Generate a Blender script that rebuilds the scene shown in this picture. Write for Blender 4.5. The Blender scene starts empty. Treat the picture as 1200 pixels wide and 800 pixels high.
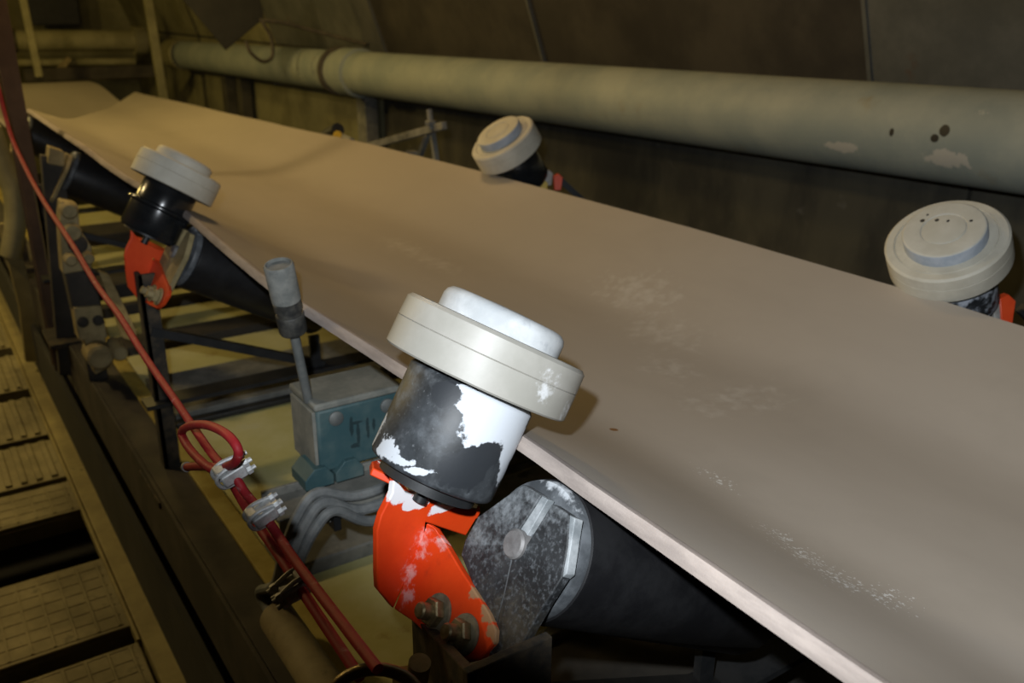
import bpy, math, random
from mathutils import Vector, Matrix

scene = bpy.context.scene
col = scene.collection
V = Vector

# ------------------------------------------------------------------ camera, world, lights, exposure
cam_data = bpy.data.cameras.new('camera')
C = bpy.data.objects.new('camera', cam_data)
col.objects.link(C)
C.rotation_euler = Matrix(((0.831013, 0.190060, -0.522775), (-0.556233, 0.291816, -0.778106), (0.004667, 0.937401, 0.348220))).to_euler()
C.location = (-0.39440, -0.62407, 1.53695)
cam_data.sensor_fit = 'HORIZONTAL'
cam_data.sensor_width = 36.0
cam_data.lens = 31.9124
cam_data.clip_start = 0.02
cam_data.dof.use_dof = True
cam_data.dof.focus_distance = 0.74
cam_data.dof.aperture_fstop = 9.0
scene.camera = C
CR = C.rotation_euler.to_matrix()
cam_right, cam_up, cam_fwd = CR.col[0], CR.col[1], -CR.col[2]

world = bpy.data.worlds.new('world')
scene.world = world
world.use_nodes = True
world.node_tree.nodes['Background'].inputs[0].default_value = (1.0, 0.72, 0.30, 1)
world.node_tree.nodes['Background'].inputs[1].default_value = 0.006

def lamp(name, kind, loc, energy, color, target=None, **kw):
    d = bpy.data.lights.new(name, kind)
    d.energy = energy
    d.color = color
    for k, v in kw.items():
        setattr(d, k, v)
    o = bpy.data.objects.new(name, d)
    col.objects.link(o)
    o.location = loc
    if target is not None:
        o.rotation_euler = (V(target) - V(loc)).to_track_quat('-Z', 'Y').to_euler()
    return o

# the flash of the camera, a little above and left of the lens
flash_pos = V(C.location) + cam_up * 0.06 - cam_right * 0.035
flash = lamp('camera_flash', 'SPOT', flash_pos, 42.0, (0.88, 0.94, 1.0),
             target=(0.2971, 0.0687, 1.2513), spot_size=math.radians(53), spot_blend=0.50, shadow_soft_size=0.008)
flash.rotation_euler.rotate_axis('Z', math.radians(-14))
flash.scale = (2.2, 1.0, 1.0)   # a flash beam is wider than it is high
# yellow sodium lamps of the gallery
lamp('sodium_lamp', 'POINT', (0.05, 3.2, 2.25), 27.0, (1.0, 0.71, 0.21), shadow_soft_size=0.10)
lamp('sodium_lamp', 'POINT', (-1.0, 5.2, 1.85), 42.0, (1.0, 0.74, 0.22), shadow_soft_size=0.10)
lamp('sodium_lamp', 'POINT', (0.45, 1.6, 2.35), 17.0, (1.0, 0.66, 0.28), shadow_soft_size=0.12)
lamp('sodium_lamp', 'POINT', (-1.2, 2.4, 2.3), 44.0, (1.0, 0.74, 0.34), shadow_soft_size=0.10)

scene.view_settings.view_transform = 'Standard'
scene.view_settings.look = 'None'
scene.view_settings.exposure = 0.0
scene.view_settings.gamma = 1.0
scene.view_settings.use_curve_mapping = False

# ------------------------------------------------------------------ materials
def M(name, c1, c2, scale=12.0, rough=0.7, metal=0.0, bump=0.15, bscale=None, layers=(), stretch=None, spec=0.5):
    """two noise-mixed colours plus layers: dict(color, rough, blobs=[(centre, radii)] or None, scale, amp, lo, hi)"""
    m = bpy.data.materials.new(name)
    m.use_nodes = True
    nt = m.node_tree
    N, L = nt.nodes, nt.links
    bs = N['Principled BSDF']
    tc = N.new('ShaderNodeTexCoord')
    co = tc.outputs['Object']
    def noise(sc, det=6.0, vec=None):
        t = N.new('ShaderNodeTexNoise')
        t.inputs['Scale'].default_value = sc
        t.inputs['Detail'].default_value = det
        t.inputs['Roughness'].default_value = 0.65
        L.new(vec or co, t.inputs['Vector'])
        return t.outputs['Fac']
    def math_(op, x, y=None):
        t = N.new('ShaderNodeMath'); t.operation = op
        for i, q in enumerate((x, y)):
            if q is None: continue
            if isinstance(q, (int, float)): t.inputs[i].default_value = q
            else: L.new(q, t.inputs[i])
        return t.outputs[0]
    def rng(x, lo, hi, a=0.0, b=1.0):
        t = N.new('ShaderNodeMapRange'); t.interpolation_type = 'SMOOTHSTEP'
        L.new(x, t.inputs['Value'])
        for k, v in (('From Min', lo), ('From Max', hi), ('To Min', a), ('To Max', b)):
            t.inputs[k].default_value = v
        return t.outputs[0]
    def mix(f, x, y):
        t = N.new('ShaderNodeMix'); t.data_type = 'RGBA'
        L.new(f, t.inputs[0])
        for i, q in ((6, x), (7, y)):
            if isinstance(q, tuple): t.inputs[i].default_value = (*q, 1)
            else: L.new(q, t.inputs[i])
        return t.outputs[2]
    vec = co
    if stretch:
        mp = N.new('ShaderNodeMapping'); L.new(co, mp.inputs[0]); mp.inputs['Scale'].default_value = stretch
        vec = mp.outputs[0]
    c = mix(rng(noise(scale, vec=vec), 0.36, 0.66), c1, c2)
    r = None
    for ly in layers:
        nv = noise(ly.get('scale', 30), ly.get('detail', 8.0))
        if ly.get('blobs'):
            best = None
            for cen, rad in ly['blobs']:
                s = N.new('ShaderNodeVectorMath'); s.operation = 'SUBTRACT'; L.new(co, s.inputs[0]); s.inputs[1].default_value = cen
                d = N.new('ShaderNodeVectorMath'); d.operation = 'DIVIDE'; L.new(s.outputs[0], d.inputs[0]); d.inputs[1].default_value = rad
                l = N.new('ShaderNodeVectorMath'); l.operation = 'LENGTH'; L.new(d.outputs[0], l.inputs[0])
                b = math_('SUBTRACT', 1.0, l.outputs['Value'])
                best = b if best is None else math_('MAXIMUM', best, b)
            val = math_('ADD', best, math_('MULTIPLY', math_('SUBTRACT', nv, 0.5), ly.get('amp', 1.6)))
            fac = rng(val, ly.get('lo', 0.0), ly.get('hi', 0.2))
        else:
            fac = rng(nv, ly.get('lo', 0.55), ly.get('hi', 0.7))
        if 'max' in ly: fac = math_('MULTIPLY', fac, ly['max'])
        c = mix(fac, c, ly['color'])
        if 'rough' in ly:
            t = N.new('ShaderNodeMix'); t.data_type = 'FLOAT'; L.new(fac, t.inputs[0])
            if r is None: t.inputs[2].default_value = rough
            else: L.new(r, t.inputs[2])
            t.inputs[3].default_value = ly['rough']; r = t.outputs[0]
    L.new(c, bs.inputs['Base Color'])
    if r is None: bs.inputs['Roughness'].default_value = rough
    else: L.new(r, bs.inputs['Roughness'])
    bs.inputs['Metallic'].default_value = metal
    bs.inputs['Specular IOR Level'].default_value = spec
    if bump:
        bp = N.new('ShaderNodeBump'); bp.inputs['Strength'].default_value = bump; bp.inputs['Distance'].default_value = 0.002
        L.new(noise(bscale or scale * 6), bp.inputs['Height']); L.new(bp.outputs[0], bs.inputs['Normal'])
    return m

# ------------------------------------------------------------------ mesh helpers
class MB:
    """collects shapes in world coordinates; build() makes ONE mesh object, relative to its thing's base"""
    def __init__(s): s.v, s.f, s.m = [], [], []
    def add(s, vs, fs, mi=0):
        b = len(s.v); s.v += [V(p) for p in vs]
        for f in fs: s.f.append([i + b for i in f]); s.m.append(mi)
        return s
    def box(s, lo, hi, mi=0, rot=None, piv=None):
        (x0, y0, z0), (x1, y1, z1) = lo, hi
        vs = [V((x, y, z)) for x in (x0, x1) for y in (y0, y1) for z in (z0, z1)]
        if rot is not None:
            p = V(piv) if piv is not None else (V(lo) + V(hi)) / 2
            vs = [p + rot @ (q - p) for q in vs]
        return s.add(vs, [(0,1,3,2), (4,6,7,5), (0,4,5,1), (2,3,7,6), (0,2,6,4), (1,5,7,3)], mi)
    def prism(s, pts, off, mi=0):
        pts = [V(p) for p in pts]; off = V(off); k = len(pts)
        fs = [list(range(k))[::-1], list(range(k, 2 * k))]
        fs += [(i, (i + 1) % k, k + (i + 1) % k, k + i) for i in range(k)]
        return s.add(pts + [p + off for p in pts], fs, mi)
    def bar(s, p, q, w, t, up=(0, 0, 1), mi=0):
        p, q = V(p), V(q); d = (q - p).normalized(); x = d.cross(V(up)).normalized(); y = x.cross(d).normalized()
        x *= w / 2; y *= t / 2
        return s.prism([p - x - y, p + x - y, p + x + y, p - x + y], q - p, mi)
    def lathe(s, org, axis, prof, seg=48, mi=0, mats=None):
        org = V(org); ax = V(axis).normalized()
        e1 = ax.orthogonal().normalized(); e2 = ax.cross(e1)
        b = len(s.v); k = len(prof)
        for i in range(seg):
            t = 2 * math.pi * i / seg; e = e1 * math.cos(t) + e2 * math.sin(t)
            for r, z in prof: s.v.append(org + ax * z + e * r)
        for i in range(seg):
            j = (i + 1) % seg
            for q in range(k - 1):
                s.f.append([b + i * k + q, b + j * k + q, b + j * k + q + 1, b + i * k + q + 1]); s.m.append(mats[q] if mats else mi)
        for q, fl in ((0, True), (k - 1, False)):
            if prof[q][0] > 1e-6:
                ring = [b + i * k + q for i in range(seg)]
                s.f.append(ring[::-1] if fl else ring); s.m.append(mi)
        return s
    def cyl(s, p, q, r, seg=20, r2=None, mi=0):
        p, q = V(p), V(q)
        return s.lathe(p, q - p, [(r, 0), (r if r2 is None else r2, (q - p).length)], seg, mi)
    def tube(s, pts, r, seg=10, closed=False, smooth=6, mi=0, wob=0.0):
        P = [V(p) for p in pts]
        if smooth and len(P) > 2:
            o = []; n = len(P); rngk = range(n if closed else n - 1)
            for i in rngk:
                g = (lambda j: P[j % n]) if closed else (lambda j: P[min(max(j, 0), n - 1)])
                a, b, c, d = g(i - 1), g(i), g(i + 1), g(i + 2)
                for k in range(smooth):
                    t = k / smooth
                    o.append(0.5 * ((2 * b) + (c - a) * t + (2 * a - 5 * b + 4 * c - d) * t * t + (3 * b - a - 3 * c + d) * t ** 3))
            if not closed: o.append(P[-1])
            P = o
        n = len(P); base = len(s.v)
        prev = None
        for i, p in enumerate(P):
            if closed: d = (P[(i + 1) % n] - P[i - 1]).normalized()
            else: d = (P[min(i + 1, n - 1)] - P[max(i - 1, 0)]).normalized()
            e = (prev - d * prev.dot(d)).normalized() if prev is not None else d.orthogonal().normalized()
            prev = e; h = d.cross(e)
            for k in range(seg):
                t = 2 * math.pi * k / seg
                s.v.append(p + (e * math.cos(t) + h * math.sin(t)) * r)
        for i in range(n if closed else n - 1):
            j = (i + 1) % n
            for k in range(seg):
                l = (k + 1) % seg
                s.f.append([base + i * seg + k, base + i * seg + l, base + j * seg + l, base + j * seg + k]); s.m.append(mi)
        if not closed:
            s.f.append([base + k for k in range(seg)][::-1]); s.m.append(mi)
            s.f.append([base + (n - 1) * seg + k for k in range(seg)]); s.m.append(mi)
        return s
    def hexnut(s, p, axis, r, h, hole=0.0, mi=0):
        return s.lathe(p, axis, [(r * 0.93, 0), (r, h * 0.12), (r, h * 0.85), (r * 0.9, h)], 6, mi)
    def build(s, name, mat, parent=None, bevel=0.0, smooth=35, xf=None):
        root = parent
        while root is not None and root.parent is not None: root = root.parent
        org = root.location.copy() if root is not None else V((0, 0, 0))
        vs = [(xf(p) if xf else p) - org for p in s.v]
        me = bpy.data.meshes.new(name)
        me.from_pydata([tuple(p) for p in vs], [], s.f)
        mats = mat if isinstance(mat, (list, tuple)) else [mat]
        for m in mats: me.materials.append(m)
        me.polygons.foreach_set('material_index', s.m)
        import bmesh
        bm = bmesh.new(); bm.from_mesh(me); bmesh.ops.recalc_face_normals(bm, faces=bm.faces)
        bm.to_mesh(me); bm.free()
        if smooth:
            me.shade_smooth(); me.set_sharp_from_angle(angle=math.radians(smooth))
        o = bpy.data.objects.new(name, me); col.objects.link(o)
        if parent is not None: o.parent = parent
        if bevel:
            b = o.modifiers.new('bevel', 'BEVEL'); b.width = bevel; b.segments = 2; b.limit_method = 'ANGLE'; b.angle_limit = math.radians(40)
        return o

def thing(name, label, cat, loc, group=None):
    o = bpy.data.objects.new(name, None); col.objects.link(o)
    o.empty_display_size = 0.05; o.location = loc
    return tag(o, label, cat, group)
def tag(o, label, cat, group=None):
    o['label'] = label; o['category'] = cat
    if group: o['group'] = group
    return o
def struct(o):
    o['kind'] = 'structure'; return o
def vadd(a, b): return (a[0] + b[0], a[1] + b[1], a[2] + b[2])

rnd = random.Random(5)
def rel(origin, blobs):      # blob centres relative to the base of the thing that wears the material
    return [((c[0] - origin[0], c[1] - origin[1], c[2] - origin[2]), r) for c, r in blobs]
OG, OP, OS, OT = (-0.0244, -0.0361, 1.2664), (-0.055, -0.126, 1.146), (0.03, 0.42, 0.93), (1.45, -1.6, 1.318)
Y = V((0, 1, 0))

# ------------------------------------------------------------------ palette
m_concrete = M('dark_concrete', (0.040, 0.036, 0.026), (0.085, 0.077, 0.055), 3.0, 0.92, bump=0.4,
               layers=[dict(color=(0.16, 0.15, 0.12), lo=0.60, hi=0.74, scale=9, max=0.6)])
m_lowwall = M('weathered_lower_wall', (0.036, 0.034, 0.028), (0.085, 0.078, 0.056), 4.0, 0.9, bump=0.3,
              layers=[dict(color=(0.16, 0.15, 0.13), lo=0.60, hi=0.76, scale=14, max=0.6)], stretch=(1, 1, 0.4))
m_panel_dark = M('dark_vault_sheet', (0.026, 0.022, 0.017), (0.050, 0.043, 0.032), 3.5, 0.85, bump=0.25)
m_panel_pale = M('grey_vault_sheet', (0.070, 0.072, 0.064), (0.105, 0.105, 0.092), 5.0, 0.85, bump=0.2,
                 layers=[dict(color=(0.09, 0.05, 0.03), lo=0.64, hi=0.75, scale=12, max=0.6)])
m_tan_wall = M('sandy_wall', (0.17, 0.155, 0.08), (0.28, 0.26, 0.14), 3.0, 0.9, bump=0.3)
m_pipe = M('pale_green_pipe_paint', (0.235, 0.27, 0.255), (0.31, 0.335, 0.30), 5.0, 0.6, bump=0.06,
           layers=[dict(color=(0.24, 0.19, 0.09), lo=0.62, hi=0.76, scale=7, max=0.55),
                   dict(color=(0.46, 0.45, 0.40), lo=0.66, hi=0.72, scale=16, max=0.6),
                   dict(color=(0.012, 0.012, 0.012), scale=40, amp=0.5, hi=0.15,
                        blobs=rel(OT, [((1.3760, 0.4436, 1.3010), (0.04, 0.012, 0.013)), ((1.3760, 0.4612, 1.2837), (0.04, 0.010, 0.009)), ((1.3760, 0.5623, 1.2845), (0.04, 0.006, 0.009))])),
                   dict(color=(0.50, 0.47, 0.42), scale=40, amp=2.0, max=0.7,
                        blobs=rel(OT, [((1.3850, 0.4333, 1.2450), (0.05, 0.05, 0.02)), ((1.3850, 0.6922, 1.2372), (0.05, 0.05, 0.012))]))])
m_pipe_old = M('yellowed_pipe_paint', (0.22, 0.20, 0.10), (0.33, 0.30, 0.16), 6.0, 0.65, bump=0.08)
m_white = M('off_white_polymer', (0.31, 0.297, 0.26), (0.37, 0.353, 0.315), 14.0, 0.5, bump=0.05,
            layers=[dict(color=(0.78, 0.79, 0.80), scale=60, amp=4.5, rough=0.85, lo=0.1, hi=0.8, max=0.7,
                         blobs=[((0.062, -0.048, -0.035), (0.018, 0.03, 0.02)), ((0.035, -0.07, -0.03), (0.014, 0.012, 0.014)), ((0.004, -0.078, 0.0), (0.012, 0.01, 0.012))]),
                    dict(color=(0.34, 0.31, 0.25), lo=0.66, hi=0.78, scale=25, max=0.4)])
m_white_hub = M('dusty_white_cap', (0.40, 0.415, 0.42), (0.56, 0.575, 0.58), 22.0, 0.75, bump=0.08,
                layers=[dict(color=(0.36, 0.38, 0.40), lo=0.56, hi=0.70, scale=38, max=0.7)])
m_white_far = M('dusty_cream_polymer', (0.46, 0.43, 0.35), (0.55, 0.52, 0.43), 16.0, 0.6, bump=0.06,
                layers=[dict(color=(0.26, 0.26, 0.26), lo=0.64, hi=0.78, scale=30, max=0.35),
                        dict(color=(0.10, 0.10, 0.09), scale=60, amp=1.6, max=0.7, blobs=[((0.0, -0.08, -0.045), (0.016, 0.02, 0.012))])])
m_hub_far = M('cream_cap_with_pits', (0.47, 0.45, 0.38), (0.54, 0.52, 0.45), 18.0, 0.7, bump=0.06,
              layers=[dict(color=(0.03, 0.03, 0.03), scale=90, amp=0.5, blobs=[((-0.0207, 0.0320, 0.0381), (0.0034, 0.0034, 0.004)), ((-0.0150, 0.0142, 0.0408), (0.0032, 0.0032, 0.004)), ((-0.0120, -0.0001, 0.0420), (0.0028, 0.0022, 0.003)), ((-0.0022, -0.0264, 0.0470), (0.0024, 0.0024, 0.003)), ((-0.0104, 0.0321, 0.0452), (0.0020, 0.0020, 0.003))])])
B_ = lambda *t: t
m_shell = M('black_shell_with_worn_white_powder', (0.014, 0.016, 0.018), (0.040, 0.045, 0.050), 26.0, 0.5, bump=0.05,
            layers=[dict(color=(0.16, 0.175, 0.19), lo=0.45, hi=0.80, scale=38, rough=0.7, max=0.75),
                    dict(color=(0.16, 0.17, 0.18), lo=0.60, hi=0.70, scale=300, rough=0.8, max=0.6),
                    dict(color=(0.58, 0.61, 0.65), scale=30, amp=2.2, rough=0.85, lo=0.0, hi=0.12, detail=10,
                         blobs=[((-0.0182, -0.0554, -0.0300), (0.036, 0.036, 0.026)), ((-0.0366, -0.0524, -0.0250), (0.028, 0.028, 0.026)), ((-0.0458, -0.0452, -0.0140), (0.016, 0.016, 0.016)), ((-0.0050, -0.0503, -0.0541), (0.018, 0.018, 0.028)), ((-0.0294, -0.0557, -0.0401), (0.028, 0.028, 0.012)), ((-0.0126, -0.0495, -0.0713), (0.010, 0.010, 0.022))]),
                    dict(color=(0.022, 0.025, 0.029), scale=38, amp=2.0, rough=0.5, lo=0.0, hi=0.12, detail=10,
                         blobs=[((-0.0498, -0.0558, -0.0636), (0.028, 0.028, 0.018)), ((-0.0330, -0.0562, -0.0594), (0.014, 0.014, 0.013)), ((-0.0572, -0.0328, -0.0088), (0.014, 0.014, 0.010))]),
                    dict(color=(0.56, 0.59, 0.63), scale=64, amp=3.6, rough=0.85, hi=0.25, detail=12,
                         blobs=[((-0.0867, 0.0278, -0.0551), (0.010, 0.016, 0.018)), ((-0.0974, -0.0062, -0.0553), (0.010, 0.012, 0.010)), ((-0.0939, -0.0250, -0.0585), (0.012, 0.012, 0.003)), ((-0.0865, -0.0387, -0.0634), (0.012, 0.012, 0.0025)), ((-0.0170, -0.0488, -0.0819), (0.008, 0.008, 0.016))])])
m_shell_black = M('glossy_black_shell', (0.008, 0.009, 0.010), (0.016, 0.017, 0.018), 20.0, 0.22, bump=0.03)
m_shell_far = M('black_shell_with_grey_dust', (0.012, 0.013, 0.015), (0.03, 0.033, 0.036), 20.0, 0.5, bump=0.05,
                layers=[dict(color=(0.42, 0.45, 0.50), lo=0.46, hi=0.56, scale=26, rough=0.85)])
m_black = M('black_painted_steel', (0.010, 0.011, 0.012), (0.022, 0.022, 0.022), 20.0, 0.5, bump=0.08)
m_dusty_plate = M('black_plate_with_powder_dust', (0.012, 0.013, 0.014), (0.030, 0.032, 0.034), 40.0, 0.6, bump=0.15, bscale=160,
                  layers=[dict(color=(0.13, 0.14, 0.15), lo=0.48, hi=0.70, scale=260, rough=0.9, max=0.7),
                          dict(color=(0.42, 0.45, 0.47), scale=170, amp=2.6, lo=0.1, hi=1.4, rough=0.9, max=0.40,
                               blobs=rel(OP, [((-0.0482, -0.0979, 1.1658), (0.05, 0.05, 0.04)), ((-0.0383, -0.1245, 1.1832), (0.03, 0.05, 0.03)), ((-0.0645, -0.0852, 1.1374), (0.02, 0.04, 0.025)), ((-0.0361, -0.1490, 1.1871), (0.02, 0.05, 0.02))])),
                          dict(color=(0.10, 0.08, 0.05), scale=150, amp=2.4, lo=0.1, hi=1.2, rough=0.9, max=0.5, blobs=rel(OP, [((-0.0845, -0.1648, 1.1025), (0.05, 0.08, 0.03)), ((-0.0844, -0.1352, 1.1028), (0.02, 0.03, 0.02))]))])
m_slot = M('dusty_light_steel', (0.20, 0.22, 0.23), (0.42, 0.44, 0.45), 45.0, 0.65, bump=0.1)
m_shaft = M('worn_grey_shaft', (0.16, 0.15, 0.145), (0.25, 0.24, 0.235), 60.0, 0.6, metal=0.3, bump=0.1)
m_endcap = M('dusty_roller_end_cap', (0.05, 0.055, 0.06), (0.13, 0.14, 0.15), 30.0, 0.5, bump=0.08,
             layers=[dict(color=(0.45, 0.47, 0.49), scale=90, amp=1.8, lo=0.0, hi=0.4, rough=0.9, blobs=rel(OP, [((-0.0321, -0.1325, 1.1940), (0.04, 0.06, 0.016))]))])
m_roll = M('black_rubber_roller', (0.008, 0.008, 0.009), (0.016, 0.016, 0.017), 25.0, 0.42, bump=0.04,
           layers=[dict(color=(0.10, 0.085, 0.075), scale=60, amp=1.2, lo=0.0, hi=0.7, rough=0.8, max=0.7, blobs=rel(OP, [((-0.0294, -0.2049, 1.1988), (0.05, 0.06, 0.03))]))])
m_orange = M('orange_red_paint', (0.70, 0.048, 0.006), (0.78, 0.062, 0.008), 25.0, 0.42, bump=0.04,
             layers=[dict(color=(0.30, 0.030, 0.018), lo=0.62, hi=0.78, scale=22, max=0.5),
                     dict(color=(0.80, 0.82, 0.84), scale=70, amp=1.1, rough=0.9, hi=0.14, max=0.95,
                          blobs=rel(OG, [((-0.1024, -0.0330, 1.1658), (0.018, 0.01, 0.014)), ((-0.0854, -0.0296, 1.1492), (0.012, 0.008, 0.010)), ((-0.0528, -0.0240, 1.1327), (0.034, 0.006, 0.007)), ((-0.0958, -0.0311, 1.1484), (0.010, 0.006, 0.008))])),
                     dict(color=(0.78, 0.70, 0.68), scale=130, amp=3.2, rough=0.9, lo=0.15, hi=1.0, max=0.5,
                          blobs=rel(OG, [((-0.0846, -0.0298, 1.1024), (0.012, 0.02, 0.022)), ((-0.0987, -0.0252, 1.0777), (0.010, 0.02, 0.02)), ((-0.1063, -0.0387, 1.0645), (0.010, 0.014, 0.014)), ((-0.0763, -0.0496, 1.1169), (0.01, 0.012, 0.02))])),
                     dict(color=(0.34, 0.25, 0.12), scale=120, amp=2.2, rough=0.9, hi=0.3, max=0.85,
                          blobs=rel(OG, [((-0.0817, -0.1124, 1.1074), (0.006, 0.010, 0.020)), ((-0.0851, -0.1339, 1.1015), (0.006, 0.010, 0.018)), ((-0.0893, -0.1489, 1.0941), (0.006, 0.010, 0.015))]))])
m_orange_clean = M('clean_orange_red_paint', (0.66, 0.058, 0.012), (0.72, 0.075, 0.016), 25.0, 0.42, bump=0.04)
m_blue_dust = M('bluish_dust_on_cap_side', (0.30, 0.34, 0.39), (0.40, 0.43, 0.47), 30.0, 0.9, bump=0.1)
m_powder_flange = M('orange_paint_under_white_powder', (0.74, 0.76, 0.78), (0.83, 0.85, 0.87), 40.0, 0.9, bump=0.3, bscale=300,
                    layers=[dict(color=(0.62, 0.10, 0.06), lo=0.62, hi=0.70, scale=55, rough=0.5, max=0.8)])
m_bolt = M('dirty_brass_toned_bolt', (0.16, 0.12, 0.055), (0.32, 0.25, 0.13), 90.0, 0.42, metal=0.55, bump=0.15)
m_washer = M('dusty_washer', (0.12, 0.10, 0.06), (0.22, 0.19, 0.12), 80.0, 0.75, metal=0.2, bump=0.15)
m_rust = M('rusty_dark_angle_iron', (0.020, 0.018, 0.015), (0.075, 0.055, 0.032), 40.0, 0.85, bump=0.3)
m_belt = M('tan_conveyor_rubber', (0.36, 0.315, 0.265), (0.40, 0.352, 0.298), 2.2, 0.55, bump=0.02, spec=0.38, bscale=300, stretch=(1, 0.35, 1),
           layers=[dict(color=(0.34, 0.30, 0.25), lo=0.50, hi=0.75, scale=5, max=0.5),
                   dict(color=(0.60, 0.57, 0.52), scale=55, amp=3.2, lo=0.2, hi=1.2, rough=0.8, max=0.38,
                        blobs=[((0.4257, 0.9842, 1.1050), (0.05, 0.16, 0.1)), ((0.4249, 0.8535, 1.1050), (0.04, 0.13, 0.1)), ((0.5693, 0.4474, 1.1050), (0.07, 0.12, 0.1)), ((0.5002, 0.3109, 1.1050), (0.07, 0.12, 0.1)), ((0.4286, 0.2077, 1.1050), (0.06, 0.08, 0.1)), ((0.4218, 0.0930, 1.1050), (0.10, 0.05, 0.1)), ((0.4408, 0.0479, 1.1050), (0.05, 0.02, 0.1)), ((0.3625, 0.0927, 1.1050), (0.03, 0.05, 0.1)), ((0.7699, 0.3176, 1.1050), (0.04, 0.06, 0.1))]),
                   dict(color=(0.72, 0.72, 0.70), scale=230, detail=2.0, amp=3.4, lo=1.02, hi=1.14, rough=0.9, max=0.8,
                        blobs=[((0.1751, -0.2210, 1.1050), (0.05, 0.07, 0.1)), ((0.1688, -0.2600, 1.1050), (0.06, 0.07, 0.1)), ((0.1853, -0.1802, 1.1050), (0.04, 0.05, 0.1)), ((0.1903, -0.2878, 1.1050), (0.06, 0.05, 0.1)), ((0.2280, -0.0667, 1.1050), (0.03, 0.06, 0.1))]),
                   dict(color=(0.20, 0.09, 0.02), scale=40, amp=0.4, hi=0.2, blobs=[((0.2159, 0.0781, 1.1050), (0.006, 0.005, 0.1))])])
m_belt_edge = M('pale_cut_belt_edge', (0.27, 0.225, 0.20), (0.40, 0.335, 0.295), 60.0, 0.8, bump=0.2, stretch=(1, 0.15, 1))
m_teal = M('teal_switch_paint_under_dust', (0.035, 0.085, 0.095), (0.075, 0.125, 0.125), 16.0, 0.6, bump=0.1,
           layers=[dict(color=(0.16, 0.17, 0.15), lo=0.50, hi=0.80, scale=18, rough=0.9, max=0.6),
                   dict(color=(0.008, 0.016, 0.018), scale=90, amp=1.8, hi=0.4, max=0.7,
                        blobs=rel(OS, [((0.0375, 0.4000, 1.0096), (0.003, 0.02, 0.016)), ((0.0466, 0.4000, 0.9971), (0.003, 0.02, 0.022)), ((0.0606, 0.4000, 1.0010), (0.003, 0.02, 0.018)), ((0.0696, 0.4000, 1.0049), (0.003, 0.02, 0.012)), ((0.0451, 0.4000, 1.0139), (0.012, 0.02, 0.003)), ((0.0407, 0.4000, 0.9809), (0.008, 0.02, 0.004))]))])
m_teal_dust = M('dust_covered_grey_paint', (0.15, 0.155, 0.135), (0.24, 0.235, 0.20), 22.0, 0.85, bump=0.15)
m_greycyl = M('dusty_grey_sleeve', (0.12, 0.125, 0.115), (0.20, 0.20, 0.18), 50.0, 0.75, bump=0.12)
m_darkcyl = M('dark_worn_sleeve', (0.020, 0.020, 0.019), (0.065, 0.062, 0.052), 60.0, 0.55, bump=0.15)
m_rod = M('dull_grey_rod', (0.14, 0.15, 0.145), (0.20, 0.205, 0.19), 50.0, 0.55, metal=0.3, bump=0.08)
m_red = M('red_plastic_sheath', (0.27, 0.012, 0.018), (0.34, 0.017, 0.022), 60.0, 0.6, bump=0.05, spec=0.3,
          layers=[dict(color=(0.55, 0.36, 0.35), lo=0.58, hi=0.76, scale=110, rough=0.85, max=0.6)])
m_zinc = M('zinc_plated_clip', (0.42, 0.43, 0.43), (0.62, 0.64, 0.64), 90.0, 0.5, metal=0.35, bump=0.2)
m_zinc_dirty = M('dirty_zinc_clip', (0.26, 0.25, 0.23), (0.40, 0.39, 0.36), 90.0, 0.6, metal=0.3, bump=0.2)
m_brass = M('aged_brass', (0.09, 0.065, 0.025), (0.17, 0.12, 0.05), 50.0, 0.35, metal=0.7, bump=0.1)
m_yellow = M('chalky_yellow_green_paint', (0.54, 0.50, 0.19), (0.64, 0.60, 0.30), 5.0, 0.75, bump=0.12,
             layers=[dict(color=(0.30, 0.17, 0.04), lo=0.60, hi=0.74, scale=9, max=0.7),
                     dict(color=(0.58, 0.57, 0.46), lo=0.58, hi=0.76, scale=5, max=0.6),
                     dict(color=(0.10, 0.075, 0.03), lo=0.70, hi=0.78, scale=30, max=0.7)])
m_yellow_edge = M('dirty_yellow_paint', (0.30, 0.23, 0.04), (0.42, 0.33, 0.08), 14.0, 0.7, bump=0.15,
                  layers=[dict(color=(0.07, 0.055, 0.03), lo=0.60, hi=0.72, scale=30, max=0.8)])
m_greybar = M('grey_dusty_steel', (0.13, 0.13, 0.115), (0.24, 0.235, 0.205), 14.0, 0.8, bump=0.2,
              layers=[dict(color=(0.03, 0.03, 0.027), lo=0.60, hi=0.72, scale=18, max=0.8)])
m_brown = M('brown_dusty_channel_and_shaded_deck', (0.032, 0.028, 0.022), (0.062, 0.052, 0.039), 8.0, 0.85, bump=0.15)
m_column = M('rust_brown_primer', (0.075, 0.042, 0.024), (0.13, 0.080, 0.045), 7.0, 0.8, bump=0.12)
m_cast = M('tan_dusty_casting', (0.21, 0.165, 0.075), (0.34, 0.27, 0.13), 25.0, 0.8, bump=0.3)
m_tread = M('worn_yellow_tread_metal', (0.17, 0.145, 0.075), (0.27, 0.235, 0.13), 9.0, 0.75, bump=0.25,
            layers=[dict(color=(0.06, 0.05, 0.026), lo=0.58, hi=0.72, scale=18, max=0.7)])
m_walkbeam = M('chipped_yellow_beam_paint', (0.22, 0.18, 0.075), (0.31, 0.26, 0.11), 10.0, 0.7, bump=0.2,
               layers=[dict(color=(0.05, 0.042, 0.025), lo=0.64, hi=0.72, scale=26, max=0.9)])
m_cable = M('grey_cable_sheath', (0.15, 0.16, 0.16), (0.25, 0.255, 0.245), 30.0, 0.6, bump=0.08)
m_darkwire = M('dark_hanging_wire', (0.05, 0.042, 0.03), (0.08, 0.066, 0.045), 30.0, 0.7, bump=0.05)
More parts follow.
